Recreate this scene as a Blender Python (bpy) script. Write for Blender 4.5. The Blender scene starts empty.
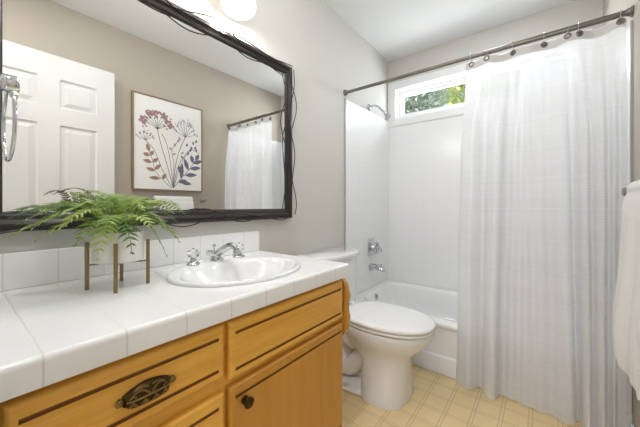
import bpy, bmesh, math, random
from mathutils import Vector, Matrix, noise
random.seed(7)
S = bpy.context.scene
COL = S.collection
PI = math.pi

# ------------------------------------------------------------------ camera
CAM = (1.203, 0.0, 1.0466)
cam_data = bpy.data.cameras.new('camera')
cam = bpy.data.objects.new('camera', cam_data); COL.objects.link(cam)
cam.location = CAM
cam.rotation_euler = (PI/2, 0, 0.6583)
cam_data.sensor_width = 36.0
cam_data.lens = 287.3/640*36
cam_data.shift_y = -8.05/640
cam_data.clip_start = 0.01
S.camera = cam

# ------------------------------------------------------------------ world, sun, exposure
world = bpy.data.worlds.new('world'); S.world = world; world.use_nodes = True
wn = world.node_tree.nodes; wl = world.node_tree.links
sky = wn.new('ShaderNodeTexSky'); sky.sky_type = 'NISHITA'; sky.sun_disc = False
sky.sun_elevation = math.radians(48); sky.sun_rotation = math.radians(200); sky.dust_density = 9.0; sky.ozone_density = 1.0
wn['Background'].inputs['Strength'].default_value = 0.6
haze = wn.new('ShaderNodeMix'); haze.data_type = 'RGBA'; haze.inputs[0].default_value = .7; haze.inputs[7].default_value = (1.6, 1.65, 1.7, 1)
wl.new(sky.outputs['Color'], haze.inputs[6]); wl.new(haze.outputs[2], wn['Background'].inputs['Color'])

sun_data = bpy.data.lights.new('sun', 'SUN'); sun_data.energy = 6.0; sun_data.angle = math.radians(0.6); sun_data.color = (1, .95, .87)
sun = bpy.data.objects.new('sun', sun_data); COL.objects.link(sun)
sun.location = (3, 8, 8)
sun.rotation_euler = Vector((-0.35, 0.75, -0.75)).to_track_quat('-Z', 'Y').to_euler()

def area_lamp(name, loc, size, power, color, direction, shape='DISK'):
    d = bpy.data.lights.new(name, 'AREA'); d.shape = shape; d.size = size; d.energy = power; d.color = color
    o = bpy.data.objects.new(name, d); COL.objects.link(o); o.location = loc
    o.rotation_euler = Vector(direction).to_track_quat('-Z', 'Y').to_euler()
    return o
# light of the added ceiling dome (fixture built below), of an added hall fill and of the sky at the window
def point_lamp(name, loc, power, color, radius):
    d = bpy.data.lights.new(name, 'POINT'); d.energy = power; d.color = color; d.shadow_soft_size = radius
    o = bpy.data.objects.new(name, d); COL.objects.link(o); o.location = loc
    return o
point_lamp('added_dome_light', (0.60, 0.85, 2.34), 5.6, (.90, .95, 1), .06)  # lamp of the added dome, raises the room brightness
h_ = area_lamp('hall_fill_light', (1.0, -1.5, 1.35), 1.1, 20, (.95, .97, 1), (0, 1, .25), 'RECTANGLE'); h_.data.size_y = 1.6  # added fill lamp behind the camera, no hall window exists
w_ = area_lamp('window_daylight', (0.76, 2.84, 2.06), 1.15, 11, (.86, .94, 1.0), (.1, -1, .45), 'RECTANGLE')
w_.data.size_y = 0.26
area_lamp('added_entry_light', (.86, .15, 2.455), 0.12, 6, (.97, .98, 1), (0, 0, -1))  # added unseen lamp, brightens the vanity side
area_lamp('added_alcove_light', (.93, 2.10, 2.455), 0.14, 2.6, (.90, .96, 1), (0, 0, -1))  # added unseen lamp, brightens the tub alcove

S.view_settings.view_transform = 'Standard'
S.view_settings.look = 'None'
S.view_settings.gamma = 1.0
S.view_settings.use_curve_mapping = False
S.view_settings.exposure = 0.3

# ------------------------------------------------------------------ materials
def lin(r, g, b):
    f = lambda c: (c/255/12.92) if c/255 <= .04045 else ((c/255+.055)/1.055)**2.4
    return (f(r), f(g), f(b), 1)

class Mat:
    def __init__(s, name):
        s.m = bpy.data.materials.new(name); s.m.use_nodes = True
        s.nt = s.m.node_tree; s.n = s.nt.nodes; s.l = s.nt.links
        s.p = s.n['Principled BSDF']; s.out = s.n['Material Output']
    def node(s, t, **kw):
        x = s.n.new(t)
        for k, v in kw.items(): setattr(x, k, v)
        return x
    def link(s, a, b): s.l.new(a, b)
    def math(s, op, a, b=None, c=None):
        x = s.node('ShaderNodeMath', operation=op)
        for i, v in enumerate((a, b, c)):
            if v is None: continue
            if isinstance(v, (int, float)): x.inputs[i].default_value = v
            else: s.link(v, x.inputs[i])
        return x.outputs[0]
    def mix(s, fac, a, b):
        x = s.node('ShaderNodeMix', data_type='RGBA')
        if isinstance(fac, (int, float)): x.inputs[0].default_value = fac
        else: s.link(fac, x.inputs[0])
        for i, v in ((6, a), (7, b)):
            if isinstance(v, tuple): x.inputs[i].default_value = v
            else: s.link(v, x.inputs[i])
        return x.outputs[2]
    def noise(s, scale, detail=4, vec=None, scl=None):
        t = s.node('ShaderNodeNewGeometry').outputs['Position']
        if scl:
            mp = s.node('ShaderNodeMapping'); mp.inputs['Scale'].default_value = scl
            s.link(t, mp.inputs[0]); t = mp.outputs[0]
        x = s.node('ShaderNodeTexNoise'); x.inputs['Scale'].default_value = scale; x.inputs['Detail'].default_value = detail
        s.link(t, x.inputs['Vector'])
        return x.outputs['Fac']
    def pos(s):
        sp = s.node('ShaderNodeSeparateXYZ'); s.link(s.node('ShaderNodeNewGeometry').outputs['Position'], sp.inputs[0])
        return sp.outputs
    def lines(s, coord, spacing, offset, width):      # 1 on a line, 0 elsewhere
        a = s.math('DIVIDE', s.math('SUBTRACT', coord, offset), spacing)
        fr = s.math('FRACT', s.math('ADD', a, 1000.5))
        d = s.math('MULTIPLY', s.math('ABSOLUTE', s.math('SUBTRACT', fr, .5)), spacing)
        return s.math('LESS_THAN', d, width/2)
    def bump(s, h, strength, dist=.002, invert=False):
        b = s.node('ShaderNodeBump', invert=invert); b.inputs['Strength'].default_value = strength; b.inputs['Distance'].default_value = dist
        s.link(h, b.inputs['Height']); s.link(b.outputs[0], s.p.inputs['Normal'])
    def setp(s, **kw):
        for k, v in kw.items(): s.p.inputs[k.replace('_', ' ')].default_value = v
        return s

def plain(name, col, rough=.5, metal=0, var=.0, nscale=12, bump=0, bscale=200, **kw):
    M = Mat(name); M.setp(Roughness=rough, Metallic=metal)
    M.p.inputs['Base Color'].default_value = col
    if var:
        a = tuple(c*(1-var) for c in col[:3])+(1,); b = tuple(min(1, c*(1+var)) for c in col[:3])+(1,)
        M.link(M.mix(M.noise(nscale), a, b), M.p.inputs['Base Color'])
    if bump: M.bump(M.noise(bscale, 2), bump, .001)
    for k, v in kw.items(): M.p.inputs[k.replace('_', ' ')].default_value = v
    return M.m

m_wall = plain('greige_wall_paint', lin(211, 208, 202), .75, var=.02, nscale=3, bump=.12, bscale=260)
m_wall_r = plain('shaded_greige_wall_paint', lin(188, 178, 164), .75, var=.02, nscale=3, bump=.12, bscale=260)  # same greige paint, the right wall's dimmer warm light put into the colour
m_ceil = plain('white_ceiling_paint', lin(236, 236, 235), .85, bump=.15, bscale=180)
m_white = plain('white_gloss_paint', lin(238, 238, 236), .35, var=.01, nscale=4)
m_door = plain('white_door_paint', lin(224, 223, 220), .4, var=.01, nscale=4)
m_casing = plain('white_window_vinyl', lin(242, 242, 242), .35, var=.01)
m_porc = plain('white_porcelain', lin(236, 236, 237), .08, var=.006, nscale=5, Coat_Weight=.5)
m_seat = plain('white_seat_plastic', lin(246, 246, 246), .18, var=.006, nscale=5)
m_tub = plain('white_tub_enamel', lin(243, 243, 243), .12, var=.008, nscale=4, Coat_Weight=.4)
m_chrome = plain('polished_chrome', (.62, .63, .645, 1), .07, 1, var=.03)
m_nickel = plain('brushed_nickel', lin(168, 164, 158), .3, 1, var=.06, nscale=60)
m_rod = plain('worn_grey_rod', lin(124, 119, 112), .38, .9, var=.12, nscale=14)
m_bronze = Mat('antique_brass')
m_bronze.setp(Roughness=.38, Metallic=.9)
m_bronze.link(m_bronze.mix(m_bronze.noise(220, 3), lin(16, 12, 8), lin(96, 76, 42)), m_bronze.p.inputs['Base Color']); m_bronze = m_bronze.m
m_brass = plain('worn_bright_brass', lin(138, 114, 70), .36, .85, var=.4, nscale=160)
m_gold = plain('brushed_brass', lin(142, 120, 84), .36, .85, var=.12, nscale=90)
m_black = plain('black_bronze_frame', lin(46, 41, 38), .36, .2, var=.2, nscale=40, bump=.05, bscale=90)
m_wire = plain('dark_iron_wire', lin(40, 36, 34), .35, .7, var=.2, nscale=60)
m_pot = plain('white_matte_ceramic', lin(232, 229, 224), .5, var=.02)
m_soil = plain('brown_moss', lin(62, 54, 34), .95, var=.4, nscale=80, bump=.6, bscale=120)
m_canvas = plain('off_white_canvas', lin(240, 238, 234), .8, var=.01, bump=.2, bscale=600)
m_oakframe = plain('light_brass_wood_frame', lin(152, 130, 102), .45, .2, var=.12, nscale=60)
m_grom = plain('dark_grommet_metal', lin(118, 114, 112), .3, .9, var=.1, nscale=40)
m_mirror = Mat('mirror_silvering'); m_mirror.setp(Metallic=1.0, Roughness=0.0); m_mirror.p.inputs['Base Color'].default_value = (.88, .88, .87, 1); m_mirror = m_mirror.m

M = Mat('clear_acrylic'); M.setp(Roughness=.03, IOR=1.47); M.p.inputs['Transmission Weight'].default_value = 1.0
M.p.inputs['Base Color'].default_value = (.97, .97, .97, 1); m_acryl = M.m

M = Mat('window_pane_glass')
tr = M.node('ShaderNodeBsdfTransparent'); gl = M.node('ShaderNodeBsdfGlossy'); gl.inputs['Roughness'].default_value = 0.01
mx = M.node('ShaderNodeMixShader'); mx.inputs[0].default_value = .06
M.link(tr.outputs[0], mx.inputs[1]); M.link(gl.outputs[0], mx.inputs[2]); M.link(mx.outputs[0], M.out.inputs['Surface']); m_pane = M.m

# lamp glass (lit)
M = Mat('lit_ribbed_lamp_glass')
M.setp(Roughness=.25); M.p.inputs['Base Color'].default_value = (.95, .94, .92, 1)
wv = M.node('ShaderNodeTexNoise'); wv.inputs['Scale'].default_value = 26
M.link(M.node('ShaderNodeNewGeometry').outputs['Position'], wv.inputs['Vector'])
M.link(M.mix(wv.outputs['Fac'], (1, .93, .84, 1), (1, .98, .95, 1)), M.p.inputs['Emission Color'])
M.link(M.math('MULTIPLY_ADD', wv.outputs['Fac'], .6, .2), M.p.inputs['Emission Strength'])
m_shade = M.m
m_bulb = plain('lit_bulb', (1, .95, .88, 1), .3); b_ = m_bulb.node_tree.nodes['Principled BSDF']; b_.inputs['Emission Color'].default_value = (1, .93, .82, 1); b_.inputs['Emission Strength'].default_value = 6

def oak(name, grain):
    M = Mat(name)
    scl = {'y': (30, 1.6, 30), 'z': (16, 16, 1.2), 'x': (1.6, 30, 30)}[grain]
    n1 = M.noise(2.2, 6, scl=scl); n2 = M.noise(9, 3, scl=scl); n3 = M.noise(3, 2)
    r = M.node('ShaderNodeValToRGB'); M.link(n1, r.inputs[0])
    r.color_ramp.elements[0].position = .3; r.color_ramp.elements[0].color = (lin(222, 160, 56) if grain == 'y' else lin(194, 135, 45))
    r.color_ramp.elements[1].position = .72; r.color_ramp.elements[1].color = (lin(248, 194, 88) if grain == 'y' else lin(206, 150, 60))
    c = M.mix(M.math('MULTIPLY', n2, .35), r.outputs[0], lin(196, 136, 46))
    c = M.mix(M.math('MULTIPLY', n3, .25), c, (lin(244, 190, 88) if grain == 'y' else lin(208, 152, 64)))
    M.link(c, M.p.inputs['Base Color']); M.setp(Roughness=.36); M.p.inputs['Coat Weight'].default_value = .15
    M.bump(n1, .05, .001)
    return M.m
m_oak_y = oak('honey_oak_horizontal_grain', 'y'); m_oak_z = oak('honey_oak_vertical_grain', 'z')
m_oak_dark = plain('oak_groove_stain', lin(146, 96, 42), .5, var=.12, nscale=30)

# countertop tiles
M = Mat('white_counter_tile'); p = M.pos()
gy = M.lines(p[1], .117, .0925, .0028)
gx = M.math('MULTIPLY', M.lines(p[0], .117, .455, .0028), M.math('LESS_THAN', p[0], .50))
g = M.math('MAXIMUM', gy, gx)
nz = M.noise(9, 5)
tile = M.mix(nz, lin(234, 234, 233), lin(243, 243, 242))
M.link(M.mix(g, tile, lin(212, 211, 207)), M.p.inputs['Base Color']); M.setp(Roughness=.16)
M.link(M.math('MULTIPLY_ADD', g, .5, .14), M.p.inputs['Roughness'])
M.bump(g, .6, .0012, invert=True); m_ctile = M.m
# backsplash tiles
M = Mat('white_backsplash_tile'); p = M.pos()
g = M.lines(p[1], .117, .0925, .0026)
M.link(M.mix(g, lin(250, 249, 248), lin(230, 228, 225)), M.p.inputs['Base Color']); M.setp(Roughness=.2)
M.bump(g, .5, .001, invert=True); m_btile = M.m
# shower wall tiles (faint joints)
def shower_tile(name, axis):
    M = Mat(name); p = M.pos()
    g = M.math('MAXIMUM', M.lines(p[axis], .108, .02, .0024), M.lines(p[2], .108, .33, .0024))
    rb = M.math('MULTIPLY', M.lines(p[2], .0216, .0, .004), M.math('MULTIPLY', M.math('GREATER_THAN', p[2], .87), M.math('LESS_THAN', p[2], .978)))
    g2 = M.math('MAXIMUM', g, M.math('MULTIPLY', rb, .6))
    M.link(M.mix(g2, lin(245, 245, 245), lin(240, 240, 239)), M.p.inputs['Base Color']); M.setp(Roughness=.2)
    M.bump(g2, .35, .001, invert=True)
    return M.m
m_stile_x = shower_tile('white_shower_tile_long_wall', 0); m_stile_y = shower_tile('white_shower_tile_end_wall', 1)

# vinyl floor: tan squares with double joint lines
M = Mat('tan_square_vinyl_floor'); p = M.pos()
def dbl(c, off):
    return M.math('MAXIMUM', M.lines(c, .1145, off-.0075, .0034), M.lines(c, .1145, off+.0075, .0034))
band = M.math('MAXIMUM', M.lines(p[0], .1145, .699, .022), M.lines(p[1], .1145, .04, .022))
g = M.math('MAXIMUM', dbl(p[0], .699), dbl(p[1], .04))
chk = M.noise(9.5, 3); fine = M.noise(60, 4)
base = M.mix(chk, lin(232, 203, 148), lin(250, 230, 180))
base = M.mix(M.math('MULTIPLY', fine, .5), base, lin(244, 220, 174))
base = M.mix(M.math('MULTIPLY', band, .2), base, lin(236, 212, 166))
M.link(M.mix(M.math('MULTIPLY', g, .6), base, lin(186, 160, 118)), M.p.inputs['Base Color']); M.setp(Roughness=.42)
M.bump(g, .2, .001, invert=True); m_floor = M.m

# sheer curtain with woven stripes
M = Mat('sheer_white_curtain_cloth'); p = M.pos()
st = M.math('MAXIMUM', M.math('MULTIPLY', M.lines(p[2], .0125, .004, .0045), M.lines(p[2], .155, .04, .075)), M.math('MULTIPLY', M.lines(p[2], .155, .10, .006), .7))
hem = M.math('LESS_THAN', p[2], .035)
dens = M.math('MAXIMUM', st, hem)
weave = M.noise(160, 2, scl=(1, 1, 4))
df = M.node('ShaderNodeBsdfDiffuse'); df.inputs['Color'].default_value = lin(244, 244, 245)
tl = M.node('ShaderNodeBsdfTranslucent'); tl.inputs['Color'].default_value = lin(246, 246, 248)
tp = M.node('ShaderNodeBsdfTransparent'); tp.inputs[0].default_value = (1, 1, 1, 1)
m1 = M.node('ShaderNodeMixShader'); m1.inputs[0].default_value = .45
M.link(df.outputs[0], m1.inputs[1]); M.link(tl.outputs[0], m1.inputs[2])
m2 = M.node('ShaderNodeMixShader')
f = M.math('SUBTRACT', M.math('MULTIPLY_ADD', weave, .10, .09), M.math('MULTIPLY', dens, .05))
M.link(f, m2.inputs[0]); M.link(m1.outputs[0], m2.inputs[1]); M.link(tp.outputs[0], m2.inputs[2])
M.link(m2.outputs[0], M.out.inputs['Surface'])
bp = M.node('ShaderNodeBump'); bp.inputs['Strength'].default_value = .3; bp.inputs['Distance'].default_value = .002
M.link(M.math('ADD', weave, dens), bp.inputs['Height']); M.link(bp.outputs[0], df.inputs['Normal']); m_curtain = M.m
m_header = plain('white_curtain_header', lin(206, 205, 201), .8, var=.02, bump=.2, bscale=300)

# towel terry
M = Mat('white_terry_towel'); M.setp(Roughness=.95)
n = M.noise(420, 3); M.link(M.mix(n, lin(232, 229, 226), lin(248, 247, 246)), M.p.inputs['Base Color'])
M.bump(n, .9, .004); M.p.inputs['Sheen Weight'].default_value = .3; m_towel = M.m

def leaf(name, a, b):
    M = Mat(name); M.setp(Roughness=.42)
    M.link(M.mix(M.noise(34, 3), a, b), M.p.inputs['Base Color'])
    M.p.inputs['Subsurface Weight'].default_value = 0
    t = M.node('ShaderNodeBsdfTranslucent'); t.inputs[0].default_value = b
    mx = M.node('ShaderNodeMixShader'); mx.inputs[0].default_value = .25
    M.link(M.p.outputs[0], mx.inputs[1]); M.link(t.outputs[0], mx.inputs[2]); M.link(mx.outputs[0], M.out.inputs['Surface'])
    return M.m
m_fern = [leaf('fern_green', lin(70, 104, 44), lin(160, 186, 98)), leaf('fern_light_green', lin(108, 138, 58), lin(198, 212, 124)), leaf('fern_dark_green', lin(58, 88, 40), lin(112, 142, 76)), leaf('fern_dusky_underside', lin(74, 72, 52), lin(132, 126, 96))]
m_treeleaf = [leaf('tree_leaf_green', lin(104, 134, 86), lin(164, 182, 132)), leaf('tree_leaf_bluish', lin(104, 126, 112), lin(172, 190, 178)), leaf('tree_leaf_yellow_green', lin(126, 150, 84), lin(186, 200, 128))]
m_bark = plain('brown_bark', lin(92, 78, 62), .9, var=.3, nscale=18, bump=.8, bscale=40)
m_grass = plain('green_lawn', lin(84, 110, 52), .9, var=.3, nscale=8)
m_ink = {'mauve': plain('mauve_petal_ink', lin(160, 126, 126), .8, var=.2, nscale=80), 'grey': plain('grey_lilac_petal_ink', lin(170, 168, 178), .8, var=.2, nscale=80),
         'rust': plain('rust_leaf_ink', lin(162, 134, 118), .8, var=.25, nscale=60), 'navy': plain('navy_leaf_ink', lin(112, 110, 128), .8, var=.25, nscale=60),
         'stem': plain('grey_brown_stem_ink', lin(104, 96, 92), .8, var=.1)}

# ------------------------------------------------------------------ mesh helpers
def BM(): return bmesh.new()
def obj(name, bm, mat, parent=None, smooth=False, bevel=0, seg=2, angle=40):
    me = bpy.data.meshes.new(name)
    bmesh.ops.recalc_face_normals(bm, faces=bm.faces)
    if parent is not None:
        base = parent['_w'] if '_w' in parent else (0, 0, 0)
        bm.transform(Matrix.Translation(-Vector(base)))
    bm.to_mesh(me); bm.free()
    for mm in (mat if isinstance(mat, (list, tuple)) else [mat]): me.materials.append(mm)
    if smooth:
        me.polygons.foreach_set('use_smooth', [True]*len(me.polygons))
        me.set_sharp_from_angle(angle=math.radians(angle))
    o = bpy.data.objects.new(name, me); COL.objects.link(o)
    if parent is not None: o.parent = parent
    if bevel:
        b = o.modifiers.new('bevel', 'BEVEL'); b.width = bevel; b.segments = seg; b.limit_method = 'ANGLE'; b.angle_limit = math.radians(35)
    return o
def thing(name, label, cat, loc, group=None):
    o = bpy.data.objects.new(name, None); COL.objects.link(o); o.location = loc; o.empty_display_size = .05
    o['label'] = label; o['category'] = cat; o['_w'] = tuple(loc)
    if group: o['group'] = group
    return o
def sub(o, parent_thing):                      # let a mesh part carry sub-parts built in world coordinates
    o['_w'] = tuple(parent_thing['_w']); return o
def tag(o, label, cat, group=None):
    o['label'] = label; o['category'] = cat
    if group: o['group'] = group
    return o
def struct(name, bm, mat, parent=None, **kw):
    o = obj(name, bm, mat, parent, **kw)
    if parent is None: o['kind'] = 'structure'
    return o
def box(bm, x0, x1, y0, y1, z0, z1):
    v = [bm.verts.new((x, y, z)) for x in (x0, x1) for y in (y0, y1) for z in (z0, z1)]
    for f in ((0, 1, 3, 2), (4, 6, 7, 5), (0, 4, 5, 1), (2, 3, 7, 6), (0, 2, 6, 4), (1, 5, 7, 3)): bm.faces.new([v[i] for i in f])
    return bm
def bx(*a): return box(BM(), *a)
def loft(bm, rings, cap0=True, cap1=True, closed=True):
    R = [[bm.verts.new(p) for p in r] for r in rings]
    n = len(R[0])
    for a, b in zip(R, R[1:]):
        for i in range(n if closed else n-1):
            j = (i+1) % n
            bm.faces.new((a[i], a[j], b[j], b[i]))
    if cap0: bm.faces.new(R[0][::-1])
    if cap1: bm.faces.new(R[-1])
    return bm
def frame_at(d):
    d = Vector(d).normalized(); up = Vector((0, 0, 1)) if abs(d.z) < .95 else Vector((1, 0, 0))
    a = d.cross(up).normalized(); return a, a.cross(d).normalized()
def tube(bm, pts, r, n=10, caps=True, closed=False):
    pts = [Vector(p) for p in pts]; N = len(pts); rs = r if isinstance(r, (list, tuple)) else [r]*N
    rings = []; a = None
    for i, p in enumerate(pts):
        q0 = pts[i-1] if (i > 0 or closed) else pts[i]; q1 = pts[(i+1) % N] if (i < N-1 or closed) else pts[i]
        d = (q1-q0).normalized()
        if a is None: a, b = frame_at(d)
        else:
            a = (a-d*a.dot(d)).normalized(); b = a.cross(d)
        rings.append([p+rs[i]*(math.cos(t*2*PI/n)*a+math.sin(t*2*PI/n)*b) for t in range(n)])
    if closed: rings.append(rings[0])
    if closed:
        R = [[bm.verts.new(p) for p in rr] for rr in rings[:-1]]
        for i in range(N):
            A, B = R[i], R[(i+1) % N]
            for k in range(n): bm.faces.new((A[k], A[(k+1) % n], B[(k+1) % n], B[k]))
        return bm
    return loft(bm, rings, caps, caps)
def lathe(bm, origin, axis, prof, n=28, a=None, cap0=True, cap1=True, mod=None):   # prof: (radius, distance along axis)
    ax = Vector(axis).normalized(); u, v = frame_at(ax); o = Vector(origin)
    rings = []
    for r, h in prof:
        rings.append([o+ax*h+(r*(mod(k/n*2*PI, h) if mod else 1))*(math.cos(k/n*2*PI)*u+math.sin(k/n*2*PI)*v) for k in range(n)])
    return loft(bm, rings, cap0, cap1)
def catmull(P, per=8):
    P = [Vector(p) for p in P]; out = []
    Q = [2*P[0]-P[1]]+P+[2*P[-1]-P[-2]]
    for i in range(1, len(Q)-2):
        for k in range(per):
            t = k/per; p0, p1, p2, p3 = Q[i-1:i+3]
            out.append(.5*((2*p1)+(p2-p0)*t+(2*p0-5*p1+4*p2-p3)*t*t+(3*p1-p0-3*p2+p3)*t**3))
    out.append(P[-1]); return out
def rrect(cx, cy, hx, hy, r, z, n=8):
    pts = []
    for sx, sy, a0 in ((1, 1, 0), (-1, 1, PI/2), (-1, -1, PI), (1, -1, 1.5*PI)):
        for k in range(n+1):
            t = a0+k/n*PI/2
            pts.append((cx+sx*(hx-r)+r*math.cos(t), cy+sy*(hy-r)+r*math.sin(t), z))
    return pts
def superell(cx, cy, ax0, ax1, ay, z, n=48, e=2.0):   # ax0 towards -x, ax1 towards +x
    pts = []
    for k in range(n):
        t = k/n*2*PI; c, s_ = math.cos(t), math.sin(t)
        ax = ax1 if c >= 0 else ax0
        pts.append((cx+ax*math.copysign(abs(c)**(2/e), c), cy+ay*math.copysign(abs(s_)**(2/e), s_), z))
    return pts
def heightmap(bm, us, vs, fn, place, back):           # relief slab: place(u, v, h) -> xyz, flat back at h = back
    G = [[bm.verts.new(place(u, v, fn(u, v))) for v in vs] for u in us]
    for i in range(len(us)-1):
        for j in range(len(vs)-1): bm.faces.new((G[i][j], G[i+1][j], G[i+1][j+1], G[i][j+1]))
    loop = [(u, vs[0]) for u in us]+[(us[-1], v) for v in vs[1:]]+[(u, vs[-1]) for u in us[-2::-1]]+[(us[0], v) for v in vs[-2:0:-1]]
    L = [G[i][0] for i in range(len(us))]+[G[-1][j] for j in range(1, len(vs))]+[G[i][-1] for i in range(len(us)-2, -1, -1)]+[G[0][j] for j in range(len(vs)-2, 0, -1)]
    B = [bm.verts.new(place(u, v, back)) for u, v in loop]
    n = len(L)
    for i in range(n): bm.faces.new((L[i], B[i], B[(i+1) % n], L[(i+1) % n]))
    bm.faces.new(B)
    return bm

# ------------------------------------------------------------------ room shell
W, D, HC = 1.524, 2.66, 2.47
NEAR = 0.02
struct('floor', bx(-.1, W+.1, -1.6, D, -.08, 0), m_floor)
struct('ceiling', bx(-.1, W+.1, -1.6, D+.14, HC, HC+.1), m_ceil)
struct('wall_hall_sun_block', bx(-.1, W+.1, -1.7, -1.6, 0, HC), m_wall)  # unseen wall added to keep the sun out of the doorway
struct('wall_left', bx(-.1, 0, -1.6, D+.14, 0, HC), m_wall)
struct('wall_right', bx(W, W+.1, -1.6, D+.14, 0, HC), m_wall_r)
WX0, WX1, WZ0, WZ1 = .079, 1.40, 1.885, 2.165           # window hole
b = BM()
box(b, 0, WX0, D, D+.14, 0, HC); box(b, WX1, W, D, D+.14, 0, HC); box(b, WX0, WX1, D, D+.14, 0, WZ0); box(b, WX0, WX1, D, D+.14, WZ1, HC)
struct('wall_back', b, m_wall)
b = BM()
DX0, DX1, DZ = .66, 1.489, 2.085                        # doorway hole
box(b, 0, DX0, NEAR-.11, NEAR, 0, HC); box(b, DX1, W, NEAR-.11, NEAR, 0, HC); box(b, DX0, DX1, NEAR-.11, NEAR, DZ, HC)
struct('wall_front', b, m_wall)
# tiled shower surround on three walls
YR, ZT = 1.868, 1.868
struct('trim_1', bx(0, .007, YR, D, .3205, ZT), m_stile_y, bevel=.003)
b = BM(); box(b, .007, W-.007, D-.007, D, .3205, 1.812); box(b, 1.47, W-.007, D-.007, D, 1.812, ZT)
struct('trim_2', b, m_stile_x)
struct('trim_3', bx(W-.007, W, YR, D, .3205, ZT), m_stile_y, bevel=.003)
m_edge = plain('grey_tile_edge', lin(176, 175, 172), .5, var=.05)
struct('trim_4', bx(0, .010, YR-.007, YR, .30, ZT+.004), m_edge)
struct('trim_5', bx(W-.010, W, YR-.007, YR, .30, ZT+.004), m_edge)
struct('baseboard_right', bx(W-.012, W, .05, 1.86, 0, .08), m_white, bevel=.003)
struct('baseboard_left', bx(0, .012, 1.03, 1.86, 0, .08), m_white, bevel=.003)

# window
b = BM(); cw = .068
box(b, .004, WX0, D-.018, D, 1.812, 2.238); box(b, WX1, WX1+cw, D-.018, D, 1.812, 2.238)
box(b, WX0, WX1, D-.018, D, 1.812, WZ0); box(b, WX0, WX1, D-.018, D, WZ1, 2.238)
win = struct('window_1', b, m_casing, bevel=.003)
b = BM(); fy0, fy1 = D+.055, D+.105; fw = .034
box(b, WX0, WX0+fw, fy0, fy1, WZ0, WZ1); box(b, WX1-fw, WX1, fy0, fy1, WZ0, WZ1); box(b, WX0+fw, WX1-fw, fy0, fy1, WZ0, WZ0+fw); box(b, WX0+fw, WX1-fw, fy0, fy1, WZ1-fw, WZ1)
xm = .76
box(b, xm-.02, xm+.02, fy0+.004, fy1-.004, WZ0+fw, WZ1-fw)
struct('window_frame', b, m_casing, win, bevel=.003)
b = BM(); s_ = .02
for a0, a1 in ((WX0+fw, xm-.02),):
    box(b, a0, a0+s_, fy0+.012, fy1-.012, WZ0+fw, WZ1-fw); box(b, a1-s_, a1, fy0+.012, fy1-.012, WZ0+fw, WZ1-fw)
    box(b, a0+s_, a1-s_, fy0+.012, fy1-.012, WZ0+fw, WZ0+fw+s_); box(b, a0+s_, a1-s_, fy0+.012, fy1-.012, WZ1-fw-s_, WZ1-fw)
struct('window_sash', b, m_casing, win, bevel=.002)
struct('window_pane', bx(WX0+fw+.01, WX1-fw-.01, D+.078, D+.082, WZ0+fw+.005, WZ1-fw-.005), m_pane, win)
b = BM(); e = .006
box(b, WX0-.001, WX0+e, D-.002, fy0, WZ0, WZ1); box(b, WX1-e, WX1+.001, D-.002, fy0, WZ0, WZ1); box(b, WX0+e, WX1-e, D-.002, fy0, WZ0-.001, WZ0+e); box(b, WX0+e, WX1-e, D-.002, fy0, WZ1-e, WZ1+.001)
struct('window_jamb', b, m_casing, win)

# open six-panel door, seen in the mirror
DY0, DY1, DTOP, DFACE = .045, .789, 2.07, 1.45
panels = [(y0, y1, z0, z1) for (y0, y1) in ((.15, .36), (.468, .680)) for (z0, z1) in ((1.715, 1.915), (.95, 1.60), (.22, .80))]
us = {DY0, DY1}; vs = {.012, DTOP}
for y0, y1, z0, z1 in panels:
    for o in (0, .010, .020, .045): us |= {y0+o, y1-o}; vs |= {z0+o, z1-o}
def door_h(u, v):
    for y0, y1, z0, z1 in panels:
        e = min(u-y0, y1-u, v-z0, z1-v)
        if e > -1e-6:
            if e < .001: return 0
            if e < .0205: return -.012
            return -.002
    return 0
dr = struct('door_1', heightmap(BM(), sorted(us), sorted(vs), door_h, lambda u, v, h: (DFACE-h, u, v), -.035), m_door)
b = lathe(BM(), (DFACE, .735, .93), (-1, 0, 0), [(.03, 0), (.03, .006), (.012, .010), (.011, .035), (.024, .042), (.028, .055), (.022, .066), (0.004, .07)])
struct('door_knob', b, m_nickel, dr, smooth=True)
b = BM()
for z in (.25, 1.05, 1.85): tube(b, [(DFACE+.03, .037, z), (DFACE+.03, .037, z+.09)], .007)
struct('door_hinge', b, m_nickel, dr)
b = BM(); box(b, DX0-.06, DX0, NEAR, NEAR+.012, 0, DZ+.06); box(b, DX0, DX1, NEAR, NEAR+.012, DZ, DZ+.06)
struct('trim_6', b, m_white, bevel=.003)

# ------------------------------------------------------------------ vanity cabinet
ZC, XF, CY0, CY1 = .807, .574, .024, 1.008
van = thing('vanity_cabinet', 'honey oak bathroom vanity with grooved drawers and a door under white tile top', 'cabinet', (.27, .515, 0))
b = BM()
CX = .535
box(b, .004, CX-.02, CY0, CY0+.018, .10, .757); box(b, .004, CX-.02, .985, 1.003, .10, .757)      # ends
box(b, .004, CX-.02, CY0+.018, .985, .10, .118); box(b, .004, .016, CY0+.018, .985, .118, .757)
box(b, .42, .44, CY0, 1.003, 0, .10)                                                              # toe kick
obj('carcass', b, m_oak_z, van)
b = BM(); f0, f1 = CX-.02, CX
box(b, f0, f1, CY0, .06, .10, .757); box(b, f0, f1, .425, .465, .10, .757); box(b, f0, f1, .982, 1.003, .10, .757)
for y0, y1 in ((.06, .425), (.465, .982)):
    box(b, f0, f1, y0, y1, .728, .757); box(b, f0, f1, y0, y1, .555, .612); box(b, f0, f1, y0, y1, .10, .135)
box(b, f0, f1, .06, .425, .34, .375)
obj('face_frame', b, m_oak_y, van, bevel=.0015)
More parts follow.
